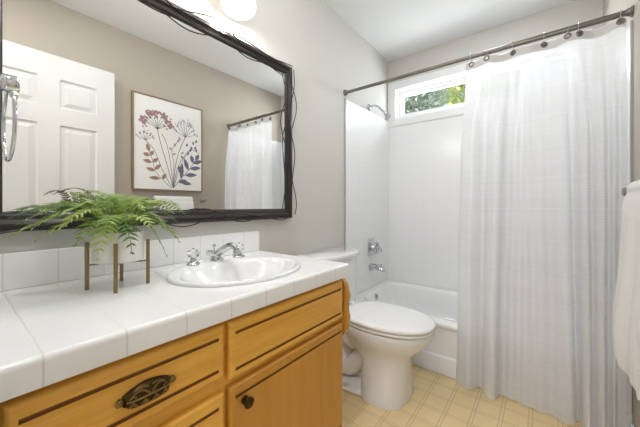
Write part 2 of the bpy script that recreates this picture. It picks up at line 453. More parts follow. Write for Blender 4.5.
def front(name, y0, y1, z0, z1, mat, grooves, parent=van):
    T, R = .021, .009
    es = [0, .0012, .003, .0055, R, .0168, .017]
    us = sorted({y0+e for e in es} | {y1-e for e in es}); vs = {z0+e for e in es[:5]} | {z1-e for e in es[:5]}
    for g0, g1 in grooves: vs |= {g0, g0+.0012, g1-.0012, g1}
    def h(u, v):
        e = min(u-y0, y1-u, v-z0, z1-v)
        if e < R-1e-7: return T-R+math.sqrt(max(0, R*R-(R-e)**2))
        for g0, g1 in grooves:
            if g0+.001 < v < g1-.001 and y0+.0169 < u < y1-.0169: return T-.006
        return T
    b = heightmap(BM(), us, sorted(vs), h, lambda u, v, hh: (CX+hh, u, v), .0005)
    for f in b.faces:
        c = f.calc_center_median()
        for g0, g1 in grooves:
            if g0 < c.z < g1 and y0+.0165 < c.y < y1-.0165 and c.x > CX+.01: f.material_index = 1
    return obj(name, b, [mat, m_oak_dark], parent, smooth=True, angle=30)
def hgroove(z0, z1): return [(z1-.036, z1-.0275), (z0+.020, z0+.0285)]
d1 = front('drawer', .050, .436, .603, .739, m_oak_y, hgroove(.603, .739))
d2 = front('drawer', .050, .436, .36, .563, m_oak_y, hgroove(.36, .563))
d3 = front('drawer', .050, .436, .125, .34, m_oak_y, hgroove(.125, .34))
front('false_drawer_front', .452, .993, .585, .739, m_oak_y, hgroove(.585, .739))
door = front('cabinet_door', .452, .993, .125, .566, m_oak_z, [(.566-.036, .566-.0275), (.146, .1545)])
# ornate pull on the top drawer
def bin_pull(parent, y0, z0, s=1):
    sub(parent, van)
    xb = CX+.0215
    def outline(t):                     # half height above and below centre along t in 0..1
        a = abs(2*t-1)
        if a > .86:
            k = (a-.93)/.07; r = .0085*math.sqrt(max(0.0, 1-k*k)); return r, -r
        up = .009+.014*(1-(a/.86)**2); dn = -.0085-(.0105 if a < .6 else .0105*(.86-a)/.26)
        return up, dn
    L = .109
    b = BM(); N = 44; rows = []
    for i in range(N+1):
        t = .001+.998*i/N; up, dn = outline(t); y = y0+(t-.5)*L
        bulge = .017*max(0, 1-(abs(2*t-1)/.8)**2)**.5 if abs(2*t-1) < .8 else 0
        rows.append([(xb, y, z0+dn), (xb+.003, y, z0+dn), (xb+.003+bulge*.9, y, z0+dn*.75), (xb+.003+bulge, y, z0+.1*up), (xb+.003+bulge*.7, y, z0+.55*up), (xb+.004, y, z0+up*.96), (xb, y, z0+up)])
    loft(b, rows, closed=True)
    o = sub(obj('drawer_pull', b, m_bronze, parent, smooth=True), van)
    b = BM()                            # raised leaf, fan and rosette relief
    for t in (.04, .96): lathe(b, (xb+.002, y0+(t-.5)*L, z0), (1, 0, 0), [(.0075, 0), (.0075, .0022), (.005, .003), (.003, .0045), (.0005, .005)], 14)
    def px_(y, z):
        t = abs(2*(y-y0)/L)/.8; return xb+.003+.0165*math.sqrt(max(0, 1-t*t))*(1-.25*max(0, (z-z0)/.02))
    def strip(P, r0, r1):
        P = catmull([(px_(y, z), y, z) for y, z in P], 4); N = len(P); tube(b, P, [r0+(r1-r0)*i/(N-1) for i in range(N)], 6)
    for sg in (-1, 1):
        strip([(y0+sg*.002, z0+.004), (y0+sg*.014, z0+.014), (y0+sg*.026, z0+.012), (y0+sg*.036, z0+.003)], .0022, .0010)
        strip([(y0+sg*.036, z0+.003), (y0+sg*.030, z0+.007), (y0+sg*.025, z0+.004)], .0012, .0018)
        strip([(y0+sg*.004, z0+.018), (y0+sg*.016, z0+.019), (y0+sg*.027, z0+.014)], .0018, .0008)
        for c_ in (.010, .030):
            for a in (-.7, -.25, .25, .7):
                strip([(y0+sg*c_, z0-.003), (y0+sg*c_+.006*a, z0-.009), (y0+sg*c_+.012*a, z0-.015+.002*abs(a))], .0009, .0016)
    tube(b, [(xb+.004+.017*math.sqrt(max(0, 1-(abs(2*k*.004/L)/.8)**2)), y0+k*.004, z0+.002-.00003*k*k) for k in range(-10, 11)], .0018, 6)
    obj('pull_relief', b, m_brass, o, smooth=True)
bin_pull(d1, .2515, .664); bin_pull(d2, .2435, .47); bin_pull(d3, .2435, .24)
sub(door, van)
kx = CX+.0212
b = lathe(BM(), (kx, .497, .514), (1, 0, 0), [(.011, 0), (.011, .003), (.006, .006), (.006, .012), (.013, .015), (.0155, .020), (.014, .025), (.008, .028), (.001, .029)], 20, mod=lambda t, h: 1+.06*math.sin(5*t) if h > .013 else 1)
kn = obj('door_knob', b, m_bronze, door, smooth=True)
kn.data.materials[0] = m_bronze
# scalloped oak bracket on the far end of the cabinet
prof = []
for i in range(41):
    z = .745-i/40*.25
    edge = CX+.036-.008*abs(math.sin((z-.495)/.25*PI*2.9))
    if i < 6: edge -= .034*(1-i/6)**1.6
    if i > 33: edge -= .034*((i-33)/7)**1.6
    prof.append((edge, z))
out = [(.40, .745)]+prof+[(.40, .495)]
b = loft(BM(), [[(x, 1.005, z) for x, z in out], [(x, 1.030, z) for x, z in out]])
obj('scalloped_side_bracket', b, m_oak_z, van, bevel=.004)

# countertop with tile front edge and backsplash
TY0, TY1 = .024, 1.010
ct = thing('countertop', 'white ceramic tile vanity countertop with rounded front edge and short backsplash', 'countertop', (.28, .51, .757))
SX, SY, SA, SB = .313, .662, .207, .247              # sink centre, half size in x and y
n = 48
ell = [(SX+(SA-.016)*math.cos(k/n*2*PI), SY+(SB-.016)*math.sin(k/n*2*PI)) for k in range(n)]
x0, x1 = .004, XF-.012
def on_rect(k):
    t = k/n*2*PI; c, s_ = math.cos(t), math.sin(t)
    tx = ((x1-SX)/c) if c > 1e-9 else ((x0-SX)/c if c < -1e-9 else 1e9); ty = ((TY1-SY)/s_) if s_ > 1e-9 else ((TY0-SY)/s_ if s_ < -1e-9 else 1e9)
    t_ = min(tx, ty); return (SX+c*t_, SY+s_*t_)
b = BM()
A = [b.verts.new((x, y, ZC)) for x, y in ell]; R_ = [on_rect(k) for k in range(n)]
Bv = [b.verts.new((x, y, ZC)) for x, y in R_]
A2 = [b.verts.new((x, y, ZC-.05)) for x, y in ell]; B2 = [b.verts.new((x, y, ZC-.05)) for x, y in R_]
for k in range(n):
    j = (k+1) % n
    b.faces.new((A[k], A[j], Bv[j], Bv[k])); b.faces.new((A2[k], B2[k], B2[j], A2[j])); b.faces.new((A[k], A2[k], A2[j], A[j])); b.faces.new((Bv[k], Bv[j], B2[j], B2[k]))
# square the corners the ellipse fan cuts off
for cx_, cy_ in ((x0, TY0), (x0, TY1), (x1, TY0), (x1, TY1)):
    pts = sorted(range(n), key=lambda k: (R_[k][0]-cx_)**2+(R_[k][1]-cy_)**2)
    ks = [k for k in pts[:2]]
    k0, k1 = (min(ks), max(ks)) if max(ks)-min(ks) == 1 else (max(ks), min(ks))
    if abs(R_[k0][0]-R_[k1][0]) > 1e-6 and abs(R_[k0][1]-R_[k1][1]) > 1e-6:
        for zz, flip in ((ZC, 0), (ZC-.05, 1)):
            b.faces.new([b.verts.new((R_[k0][0], R_[k0][1], zz)), b.verts.new((cx_, cy_, zz)), b.verts.new((R_[k1][0], R_[k1][1], zz))])
        b.faces.new([b.verts.new(q) for q in ((R_[k0][0], R_[k0][1], ZC), (cx_, cy_, ZC), (cx_, cy_, ZC-.05), (R_[k0][0], R_[k0][1], ZC-.05))])
        b.faces.new([b.verts.new(q) for q in ((R_[k1][0], R_[k1][1], ZC), (cx_, cy_, ZC), (cx_, cy_, ZC-.05), (R_[k1][0], R_[k1][1], ZC-.05))])
obj('tile_top', b, m_ctile, ct)
sec = [(XF-.012, ZC), (XF-.011+.004, ZC+.0005), (XF-.003, ZC-.002), (XF-.0005, ZC-.006), (XF, ZC-.011), (XF, .757), (XF-.012, .757)]
b = loft(BM(), [[(x, TY0, z) for x, z in sec], [(x, TY1, z) for x, z in sec]])
obj('tile_front_edge', b, m_ctile, ct, smooth=True, angle=50)
obj('backsplash', bx(.002, .014, TY0, TY1, ZC, .912), m_btile, ct, bevel=.003)

# ------------------------------------------------------------------ sink and faucet
sk = thing('sink', 'white oval drop-in porcelain sink set into the tiled countertop', 'sink', (SX, SY, ZC))
def so(f, z, dx=0): return [(SX+dx+(SA*f)*math.cos(k/64*2*PI), SY+(SB*f)*math.sin(k/64*2*PI), z) for k in range(64)]
b = BM()
rings = [so(.995, ZC+.0005), so(1.0, ZC+.004), so(.992, ZC+.010), so(.975, ZC+.0125), so(.955, ZC+.012)]
def si(a, bb, z): return [(SX+.026+a*math.cos(k/64*2*PI), SY+bb*math.sin(k/64*2*PI), z) for k in range(64)]
rings += [si(.166, .226, ZC+.011), si(.160, .218, ZC+.007), si(.150, .208, ZC-.008), si(.122, .178, ZC-.05), si(.098, .145, ZC-.085), si(.06, .09, ZC-.108), si(.022, .022, ZC-.115), si(.020, .020, ZC-.125)]
loft(b, rings, cap0=False, cap1=True)
bwl = obj('bowl', b, m_porc, sk, smooth=True, angle=60)
b = lathe(BM(), (SX+.026, SY, ZC-.1155), (0, 0, 1), [(.021, 0), (.021, .002), (.016, .003), (.012, .001), (.009, .0035), (.001, .0045)], 20)
obj('drain', b, m_chrome, sk, smooth=True)

FX, FZ = .138, ZC+.0122
fa = thing('faucet', 'chrome faucet with two clear acrylic knobs at the back of the oval sink', 'faucet', (FX, .683, FZ))
b = lathe(BM(), (FX-.005, .683, FZ-.001), (0, 0, 1), [(.028, 0), (.028, .005), (.022, .011), (.018, .016)], 24)
obj('base', b, m_chrome, fa, smooth=True)
sp = catmull([(FX-.005, .683, FZ+.010), (FX+.005, .683, FZ+.030), (FX+.045, .683, FZ+.050), (FX+.085, .683, FZ+.067), (FX+.115, .683, FZ+.067), (FX+.126, .683, FZ+.055)], 6)
b = tube(BM(), sp, [.017-.006*i/(len(sp)-1) if i < len(sp)-6 else .0115 for i in range(len(sp))], 16)
lathe(b, (FX+.126, .683, FZ+.057), (.2, 0, -1), [(.0125, 0), (.0125, .016), (.009, .017)], 16)
obj('spout', b, m_chrome, fa, smooth=True)
b = tube(BM(), [(FX-.024, .683, FZ+.012), (FX-.026, .683, FZ+.055)], .0028, 8)
lathe(b, (FX-.026, .683, FZ+.052), (0, 0, 1), [(.004, 0), (.008, .004), (.008, .010), (.002, .014)], 14)
obj('lift_rod', b, m_chrome, fa, smooth=True)
b = tube(BM(), [(FX-.005, .683, FZ+.018), (FX-.015, .660, FZ+.032), (FX-.018, .645, FZ+.036)], [.014, .013, .010], 12)
obj('side_boss', b, m_chrome, fa, smooth=True)
for y in (.578, .788):
    b = lathe(BM(), (FX, y, FZ-.001), (0, 0, 1), [(.027, 0), (.027, .004), (.021, .010), (.013, .014), (.011, .024), (.010, .028)], 24)
    e_ = obj('faucet_handle', b, m_chrome, fa, smooth=True); sub(e_, fa)
    b = lathe(BM(), (FX, y, FZ+.027), (0, 0, 1), [(.012, 0), (.020, .004), (.023, .012), (.022, .024), (.017, .030), (.004, .033)], 12, mod=lambda t, h: 1+.05*math.cos(6*t))
    obj('acrylic_knob', b, m_acryl, e_, smooth=True, angle=20)
    b = lathe(BM(), (FX, y, FZ+.060), (0, 0, 1), [(.007, 0), (.007, .002), (.004, .003)], 12)
    obj('cap', b, m_chrome, e_, smooth=True)

# ------------------------------------------------------------------ plant stand and fern
PX, PY = .2135, .308
legs = [(.183, .24), (.283, .279), (.144, .337), (.242, .376)]
ps = thing('plant_stand', 'small brass four-legged plant stand on the tile counter', 'plant stand', (PX, PY, ZC))
for x, y in legs:
    d = Vector((x-PX, y-PY, 0)).normalized(); a_ = Vector((-d.y, d.x, 0)); h = .0048
    P = [Vector((x, y, 0))+sx*h*d+sy*h*a_ for sx, sy in ((1, 1), (-1, 1), (-1, -1), (1, -1))]
    b = loft(BM(), [[(q.x, q.y, ZC+.0005) for q in P], [(q.x, q.y, .943) for q in P]])
    obj('leg', b, m_gold, ps, bevel=.0015)
for i, j in ((0, 3), (1, 2)):
    (xa, ya), (xb, yb) = legs[i], legs[j]
    v = Vector((xb-xa, yb-ya, 0)); L_ = v.length; v.normalize(); a_ = Vector((-v.y, v.x, 0))
    z0 = .876 if i == 0 else .8795
    P0 = Vector((xa, ya, 0))+v*.005; P1 = Vector((xb, yb, 0))-v*.005
    b = loft(BM(), [[(P0+s1*.004*a_+Vector((0, 0, z0+s2))) for s1, s2 in ((1, 0), (-1, 0), (-1, .0034), (1, .0034))], [(P1+s1*.004*a_+Vector((0, 0, z0+s2))) for s1, s2 in ((1, 0), (-1, 0), (-1, .0034), (1, .0034))]])
    obj('crossbar', b, m_gold, ps)
pf = thing('potted_fern', 'green fern with arching fronds in a white ceramic pot on brass stand', 'plant', (PX, PY, .8835))
b = lathe(BM(), (PX, PY, .8835), (0, 0, 1), [(.058, 0), (.063, .004), (.064, .02), (.064, .084), (.062, .087), (.0595, .085), (.0585, .070)], 40, cap1=False)
obj('pot', b, m_pot, pf, smooth=True)
b = lathe(BM(), (PX, PY, .952), (0, 0, 1), [(.0583, 0), (.045, .006), (.02, .010), (.002, .011)], 24)
obj('soil', b, m_soil, pf, smooth=True)
def frond(tip, lift, width, mat, npairs=15, start=None, seed=0, curl=0.0):
    rnd = random.Random(seed)
    t = Vector(tip); s0 = start or Vector((PX, PY, .958))+Vector((t.x-PX, t.y-PY, 0)).normalized()*.018
    mid = s0.lerp(t, .5); mid.z = max(s0.z, t.z)+lift
    c1 = s0.lerp(mid, .65); c1.z = s0.z+(mid.z-s0.z)*.9
    def P(u):
        # quadratic-ish cubic: s0, c1, mid, tip
        k = 1-u; return s0*k**3+c1*3*k*k*u+mid*3*k*u*u+t*u**3
    pts = [P(i/40) for i in range(41)]
    b = BM(); tube(b, pts, [.0015*(1-.75*i/40)+.0003 for i in range(41)], 5)
    length = sum((q-p).length for p, q in zip(pts, pts[1:]))
    n = max(8, int(length/.0150))
    for i in range(n+1):
        u = .14+.84*i/n
        c = P(u); d = (P(min(1, u+.02))-P(u-.02)).normalized()
        side = d.cross(Vector((0, 0, 1)))
        if side.length < .35: side = Vector((t.y-s0.y, s0.x-t.x, 0))
        side.normalize(); up = side.cross(d).normalized()
        env = min(1, .5+(u-.14)*2.2) if u < .72 else max(.2, ((1-u)/.28)**.7)
        for sg in (1, -1):
            ln = width*env*rnd.uniform(.88, 1.1)
            dirv = (side*sg*.9+d*.36+up*rnd.uniform(-.1, .22)).normalized(); base = c+d*rnd.uniform(-.002, .002)
            wv = d*(.0026+ln*.072); g = Vector((0, 0, -1))
            A = base+dirv*ln*.35; Bm = base+dirv*ln*.7+d*ln*.06+g*ln*.05; T = base+dirv*ln+d*ln*.20+g*ln*.16
            v = [b.verts.new(q) for q in (base-wv*.5, base+wv*.5, A+wv-up*.001, A+up*.001, A-wv-up*.001, Bm+wv*.7, Bm+up*.0008, Bm-wv*.7, T)]
            for f in ((0, 3, 4), (0, 1, 3), (1, 2, 3), (3, 2, 5, 6), (4, 3, 6, 7), (6, 5, 8), (7, 6, 8)): b.faces.new([v[q] for q in f])
    for v in b.verts:
        v.co.x = max(v.co.x, .018); v.co.y = max(v.co.y, NEAR+.012)
    return obj('frond', b, mat, pf)
F_ = [((.095, .095, 1.012), .055, .036, 2, 16), ((.155, .085, .965), .075, .046, 1, 16), ((.10, .565, 1.012), .080, .042, 0, 18), ((.225, .485, .918), .080, .044, 0, 15),
      ((.315, .228, .905), .060, .038, 1, 13), ((.325, .305, .912), .055, .032, 2, 12), ((.250, .430, .880), .075, .040, 0, 13), ((.085, .185, 1.078), .040, .018, 3, 13),
      ((.06, .255, 1.07), .045, .020, 0, 12), ((.09, .33, 1.055), .05, .034, 0, 13), ((.085, .44, 1.045), .055, .036, 0, 14), ((.15, .50, 1.015), .07, .036, 1, 15),
      ((.12, .14, .99), .085, .036, 0, 16), ((.22, .12, .985), .085, .038, 0, 15), ((.28, .16, .985), .075, .036, 1, 14), ((.33, .24, .975), .065, .036, 0, 13),
      ((.33, .36, .975), .06, .034, 1, 13), ((.28, .42, .975), .07, .034, 0, 14), ((.20, .20, 1.03), .045, .030, 1, 12), ((.26, .36, 1.03), .045, .032, 1, 12),
      ((.17, .40, 1.035), .05, .034, 0, 13), ((.13, .24, 1.04), .04, .032, 0, 12), ((.25, .26, 1.035), .045, .032, 0, 12), ((.08, .16, 1.02), .055, .034, 0, 14), ((.16, .46, .965), .075, .030, 2, 14),
      ((.24, .30, 1.035), .03, .030, 1, 11), ((.18, .335, 1.045), .03, .03, 0, 11), ((.27, .31, .99), .055, .030, 0, 11), ((.06, .38, .99), .06, .032, 2, 13), ((.06, .22, .995), .06, .032, 2, 13),
      ((.19, .10, 1.00), .07, .034, 2, 15), ((.13, .52, .985), .075, .032, 2, 15), ((.20, .13, .955), .075, .040, 1, 14), ((.27, .455, .935), .070, .038, 0, 14), ((.11, .47, 1.03), .05, .040, 1, 14), ((.29, .19, .945), .07, .036, 0, 13)]
for i, (tip, lift, wd, mi, npair) in enumerate(F_): frond(tip, lift, wd, m_fern[mi], npair, seed=i)

# ------------------------------------------------------------------ wall mirror with wire vine frame
MY0, MY1, MZ0, MZ1 = .036, 1.256, .972, 1.868
wm = thing('wall_mirror', 'large wall mirror in a black frame wrapped with thin wavy wires', 'mirror', (0, .663, 1.42))
fwid = .056; fs = [(0, .002), (0, .022), (.008, .030), (.022, .032), (.034, .022), (.046, .020), (.053, .014), (fwid, .013), (fwid, .002)]   # (inset, depth)
b = BM(); rings = []
for ins, dep in fs: rings.append([(dep, MY0+ins, MZ0+ins), (dep, MY1-ins, MZ0+ins), (dep, MY1-ins, MZ1-ins), (dep, MY0+ins, MZ1-ins)])
loft(b, rings+[rings[0]], False, False)
obj('frame', b, m_black, wm)
obj('mirror_glass', bx(.003, .0125, MY0+fwid-.004, MY1-fwid+.004, MZ0+fwid-.004, MZ1-fwid+.004), m_mirror, wm)
def vine(p0, p1, perp, amp, waves, ph, off=.0):
    p0, p1, perp = Vector(p0), Vector(p1), Vector(perp); N = 72; pts = []
    L_ = (p1-p0).length
    for i in range(N+1):
        t = i/N; w = math.sin(2*PI*waves*t+ph)+.35*math.sin(2*PI*waves*1.7*t+ph*2.3)
        pts.append(p0.lerp(p1, t)+perp*(amp*w+off)+Vector((.043+.0035*math.cos(2*PI*waves*t+ph), 0, 0)))
    return tube(BM(), pts, .0026, 6)
h = .022
for (a0, a1, pp, wv_) in (((0, MY0+h, MZ1-h), (0, MY1-h, MZ1-h), (0, 0, 1), 2.1), ((0, MY0+h, MZ0+h), (0, MY1-h, MZ0+h), (0, 0, 1), 2.3), ((0, MY1-h, MZ0+h), (0, MY1-h, MZ1-h), (0, 1, 0), 1.6), ((0, MY0+h, MZ0+h), (0, MY0+h, MZ1-h), (0, 1, 0), 2.3)):
    for amp, ph, off in ((.026, .4, .003), (-.023, 1.3, -.003)):
        if pp == (0, 1, 0) and a0[1] < .5: amp *= .6
        obj('wire', vine(a0, a1, pp, amp, wv_, ph, off), m_wire, wm, smooth=True)

# vanity light over the mirror
vl = thing('vanity_light', 'wall light above the mirror with frosted ribbed glass shades', 'lamp', (0, .63, 2.09))
b = bx(.001, .022, .36, .90, 2.065, 2.135); obj('back_plate', b, m_nickel, vl, bevel=.006)
for y in (.44, .82):
    b = tube(BM(), catmull([(.022, y, 2.10), (.05, y, 2.127), (.085, y, 2.131), (.095, y, 2.107)], 5), .008, 10)
    ar = obj('lamp_arm', b, m_nickel, vl, smooth=True); sub(ar, vl)
    b = lathe(BM(), (.095, y, 2.109), (0, 0, -1), [(.022, -.006), (.034, .0), (.050, .020), (.064, .055), (.074, .10), (.079, .140), (.073, .160), (.058, .170), (.054, .166), (.070, .155), (.075, .140), (.070, .10), (.060, .055), (.046, .022), (.02, .004)], 48, cap0=False, cap1=False, mod=lambda t, h: 1+.012*math.cos(16*t))
    sh = obj('lamp_shade', b, m_shade, ar, smooth=True, angle=70); sub(sh, vl)
    b = lathe(BM(), (.095, y, 2.099), (0, 0, -1), [(.013, 0), (.014, .025), (.028, .055), (.030, .075), (.022, .095), (.004, .103)], 18)
    obj('bulb', b, m_bulb, ar, smooth=True)
    ld = bpy.data.lights.new('vanity_bulb_light', 'POINT'); ld.energy = 3.6; ld.color = (1, .95, .90); ld.shadow_soft_size = .02
    lo = bpy.data.objects.new('vanity_bulb_light', ld); COL.objects.link(lo); lo.location = (.10, y, 1.935)

# added ceiling dome (unseen, put in to brighten the room)
cl = thing('added_ceiling_dome', 'added round white dome light on the bathroom ceiling, out of view', 'lamp', (.60, .85, HC))
b = lathe(BM(), (.60, .85, HC), (0, 0, -1), [(.15, 0), (.15, .02), (.14, .024)], 40); obj('fixture_rim', b, m_nickel, cl, smooth=True)
b = lathe(BM(), (.60, .85, HC-.022), (0, 0, -1), [(.138, 0), (.133, .012), (.112, .028), (.07, .036), (.01, .038)], 40); obj('glass_dome', b, m_shade, cl, smooth=True)

for lx, ly, lab in ((.93, 2.10, 'added small round recessed light above the bathtub, out of view'), (.86, .15, 'added small round recessed light just inside the door, out of view')):
    dl = thing('added_downlight', lab, 'lamp', (lx, ly, HC), 'added recessed ceiling lights')  # unseen fixtures added for the two extra downlights
    b = lathe(BM(), (lx, ly, HC), (0, 0, -1), [(.095, 0), (.095, .004), (.085, .007), (.078, .004), (.078, .0005)], 36, cap0=False, cap1=False); obj('trim_ring', b, m_white, dl, smooth=True)
    b = lathe(BM(), (lx, ly, HC-.0005), (0, 0, -1), [(.077, 0), (.077, .0015)], 36); obj('lens', b, m_shade, dl, smooth=True)

# ------------------------------------------------------------------ towel ring on the near wall
tg = thing('towel_ring', 'chrome open towel ring on the wall at the left end of the vanity', 'towel ring', (.40, NEAR, 1.25))
b = lathe(BM(), (.40, NEAR+.001, 1.279), (0, 1, 0), [(.024, 0), (.024, .006), (.014, .010), (.011, .014), (.011, .048)], 24)
lathe(b, (.40, NEAR+.040, 1.279), (0, 1, 0), [(.015, 0), (.016, .006), (.016, .020), (.013, .024)], 20)
obj('mount', b, m_chrome, tg, smooth=True)
rp = [(.40+.085*math.cos(a), NEAR+.050, 1.203+.070*math.sin(a)) for a in [math.radians(95+t*295/40) for t in range(41)]]
b = tube(BM(), rp, .0030, 12)
lathe(b, rp[-1], Vector(rp[-1])-Vector(rp[-2]), [(.003, -.004), (.0055, -.002), (.0055, .006), (.0035, .008)], 14)
obj('ring', b, m_chrome, tg, smooth=True)

# ------------------------------------------------------------------ toilet
TC = 1.516
to = thing('toilet', 'white two-piece toilet with closed lid beside the vanity', 'toilet', (.36, TC, 0))
b = BM()
def sec_(z, x0, x1, hy, e=2.3, cxf=.45):
    cx = x0+(x1-x0)*cxf; return superell(cx, TC, cx-x0, x1-cx, hy, z, 56, e)
rings = [sec_(.001, .385, .638, .160, 2.9), sec_(.010, .384, .640, .162, 2.9), sec_(.03, .386, .636, .157, 2.9), sec_(.10, .385, .636, .144, 2.8), sec_(.17, .375, .638, .134, 2.6), sec_(.22, .345, .648, .134, 2.5), sec_(.255, .315, .668, .142, 2.4), sec_(.285, .285, .700, .159, 2.3), sec_(.315, .262, .730, .177, 2.2), sec_(.345, .245, .751, .188, 2.1), sec_(.372, .24, .760, .191, 2.1), sec_(.384, .242, .757, .188, 2.1)]
loft(b, rings)
# rear body with trapway and foot
rings = [superell(.27, TC, .15, .25, hy, z, 40, 3) for z, hy in ((.001, .152), (.012, .154), (.022, .140), (.06, .072))]
loft(b, rings)
loft(b, [superell(.30, TC, .18, .22, hy, z, 40, 3) for z, hy in ((.05, .07), (.15, .066), (.25, .075), (.32, .10), (.37, .13))])
for sg in (-1, 1):
    tp_ = catmull([(.43, TC+sg*.070, .26), (.37, TC+sg*.066, .17), (.30, TC+sg*.066, .10), (.235, TC+sg*.066, .13), (.19, TC+sg*.064, .23), (.165, TC+sg*.06, .31)], 6)
    tube(b, tp_, [.052]*len(tp_), 14)
    tp_ = catmull([(.40, TC+sg*.072, .30), (.33, TC+sg*.075, .26), (.27, TC+sg*.070, .30)], 6)
    tube(b, tp_, .045, 12)
box(b, .05, .30, TC-.11, TC+.11, .345, .384)
obj('bowl', b, m_porc, to, smooth=True, angle=50)
for sg in (-1, 1):
    obj('bolt_cap', lathe(BM(), (.315, TC+sg*.125, .019), (0, 0, 1), [(.015, 0), (.015, .012), (.011, .020), (.002, .023)], 18), m_porc, to, smooth=True)
def egg(z, f, g=0): return superell(.47, TC, .215*f, .300*f+g, .193*f, z, 64, 2.25)
b = loft(BM(), [egg(.3845, .86), egg(.3895, .87), egg(.3905, .972), egg(.395, .985), egg(.401, .985), egg(.4035, .972)]); obj('seat', b, m_seat, to, smooth=True, angle=60)
b = loft(BM(), [egg(.4036, .86), egg(.4095, .87), egg(.4105, .985), egg(.414, 1.0), egg(.422, 1.0), egg(.428, .985), egg(.4315, .95), egg(.433, .85), egg(.434, .5), egg(.4345, .1)]); obj('lid', b, m_seat, to, smooth=True, angle=60)
for sg in (-1, 1): obj('seat_hinge', bx(.222, .262, TC+sg*.075-.02, TC+sg*.075+.02, .3845, .424), m_seat, to, bevel=.006)
def tank(z, f, bow=.03, x0=.015, x1=.205, hy=.200):
    pts = []
    N = 20
    pts.append((x0, TC-hy*f, z))
    r = .03
    for k in range(N+1):
        t = -1+2*k/N; y = TC+hy*f*math.copysign(abs(t)**.9, t)
        x = x1*(.97+.03*f)+bow*(1-t*t)-.035*max(0, (abs(t)-.86)/.14)**2
        pts.append((x, y, z))
    pts.append((x0, TC+hy*f, z)); return pts
b = loft(BM(), [tank(.3845, .86), tank(.395, .90), tank(.45, .93), tank(.60, .97), tank(.709, 1.0)]); obj('tank', b, m_porc, to, smooth=True, angle=40, bevel=.006)
b = loft(BM(), [tank(.7095, 1.03, x0=.010, x1=.212), tank(.713, 1.05, x0=.010, x1=.216), tank(.733, 1.06, x0=.010, x1=.218), tank(.742, 1.04, x0=.012, x1=.214), tank(.746, .99, x0=.016, x1=.203)]); obj('tank_lid', b, m_porc, to, smooth=True, angle=50)
b = lathe(BM(), (.214, TC-.14, .655), (1, 0, 0), [(.011, 0), (.011, .008), (.006, .012)], 14); tube(b, [(.225, TC-.14, .655), (.228, TC-.10, .650), (.228, TC-.075, .646)], [.005, .006, .007], 10); obj('flush_handle', b, m_chrome, to, smooth=True)

# ------------------------------------------------------------------ bathtub
tb = thing('bathtub', 'white alcove bathtub half hidden behind the sheer curtain', 'bathtub', (.76, 2.26, 0))
TX0, TX1, TY0_, TY1_ = .0015, W-.0015, 1.868, D-.0015
cx, cy = (TX0+TX1)/2, (TY0_+TY1_)/2; hx, hy = (TX1-TX0)/2, (TY1_-TY0_)/2
def outer(z, yoff=0, r=.003): return rrect(cx, cy+yoff/2, hx, hy-yoff/2, r, z, 6)
ix0, ix1, iy0, iy1 = .055, 1.44, 1.955, D-.062
icx, icy, ihx, ihy = (ix0+ix1)/2, (iy0+iy1)/2, (ix1-ix0)/2, (iy1-iy0)/2
rings = [outer(.001), outer(.098), outer(.108, .003), outer(.114, .012), outer(.27, .012), outer(.285, .006), outer(.292, -.002), outer(.306, -.004), outer(.315, .003), outer(.319, .016)]
rings += [rrect(icx, icy, ihx, ihy, .13, .319, 6), rrect(icx, icy, ihx-.012, ihy-.012, .12, .313, 6), rrect(icx, icy, ihx-.022, ihy-.02, .115, .295, 6), rrect(icx, icy, ihx-.045, ihy-.035, .11, .20, 6), rrect(icx+.01, icy, ihx-.075, ihy-.055, .10, .11, 6), rrect(icx+.02, icy, ihx-.12, ihy-.09, .09, .075, 6), rrect(icx+.02, icy, ihx-.3, ihy-.2, .05, .07, 6)]
b = loft(BM(), rings); obj('tub_shell', b, m_tub, tb, smooth=True, angle=50)
b = lathe(BM(), (.0825, 2.228, .270), (1, 0, .22), [(.028, 0), (.028, .004), (.023, .009), (.01, .011), (.001, .0112)], 26); ov = obj('overflow_plate', b, m_chrome, tb, smooth=True); sub(ov, tb)
b = bx(.092, .101, 2.224, 2.232, .262, .292); obj('overflow_lever', b, m_chrome, ov, bevel=.002)

# ------------------------------------------------------------------ shower fittings
sv = thing('shower_valve', 'chrome shower valve with rectangular plate and round handle on the tile wall', 'shower valve', (.007, 2.278, .682))
b = rrect(2.278, .682, .058, .076, .012, 0, 5); b2 = [[(.0075+h_, y, z) for y, z, _ in rrect(2.278, .682, .058-q, .076-q, .012, 0, 5)] for h_, q in ((0, 0), (.006, 0), (.010, .006))]
obj('escutcheon_plate', loft(BM(), b2), m_chrome, sv, smooth=True)
b = lathe(BM(), (.0175, 2.284, .677), (1, 0, 0), [(.030, 0), (.030, .010), (.022, .022), (.018, .045), (.016, .05)], 28); obj('valve_sleeve', b, m_chrome, sv, smooth=True)
b = tube(BM(), [(.062, 2.284+.042*math.cos(t*2*PI/28), .677+.050*math.sin(t*2*PI/28)) for t in range(28)], .008, 10, closed=True)
tube(b, [(.062, 2.284, .627), (.064, 2.284, .727)], .006, 8); tube(b, [(.055, 2.30, .677), (.075, 2.335, .672), (.078, 2.342, .655), (.078, 2.343, .635)], [.008, .007, .006, .007], 10)
lathe(b, (.050, 2.284, .677), (1, 0, 0), [(.016, 0), (.016, .018), (.010, .022)], 16)
obj('handle', b, m_chrome, sv, smooth=True)
ts = thing('tub_spout', 'chrome tub spout on the tile wall below the shower valve', 'spout', (.007, 2.27, .51))
b = BM(); pr = [(.0075, .034, .506), (.02, .034, .506), (.05, .027, .512), (.09, .024, .510), (.12, .023, .500), (.138, .020, .492), (.143, .012, .488)]
loft(b, [[(x, 2.27+r*math.cos(k/20*2*PI), z+r*(1 if x < .1 else .9)*math.sin(k/20*2*PI)) for k in range(20)] for x, r, z in pr])
obj('spout_body', b, m_chrome, ts, smooth=True)
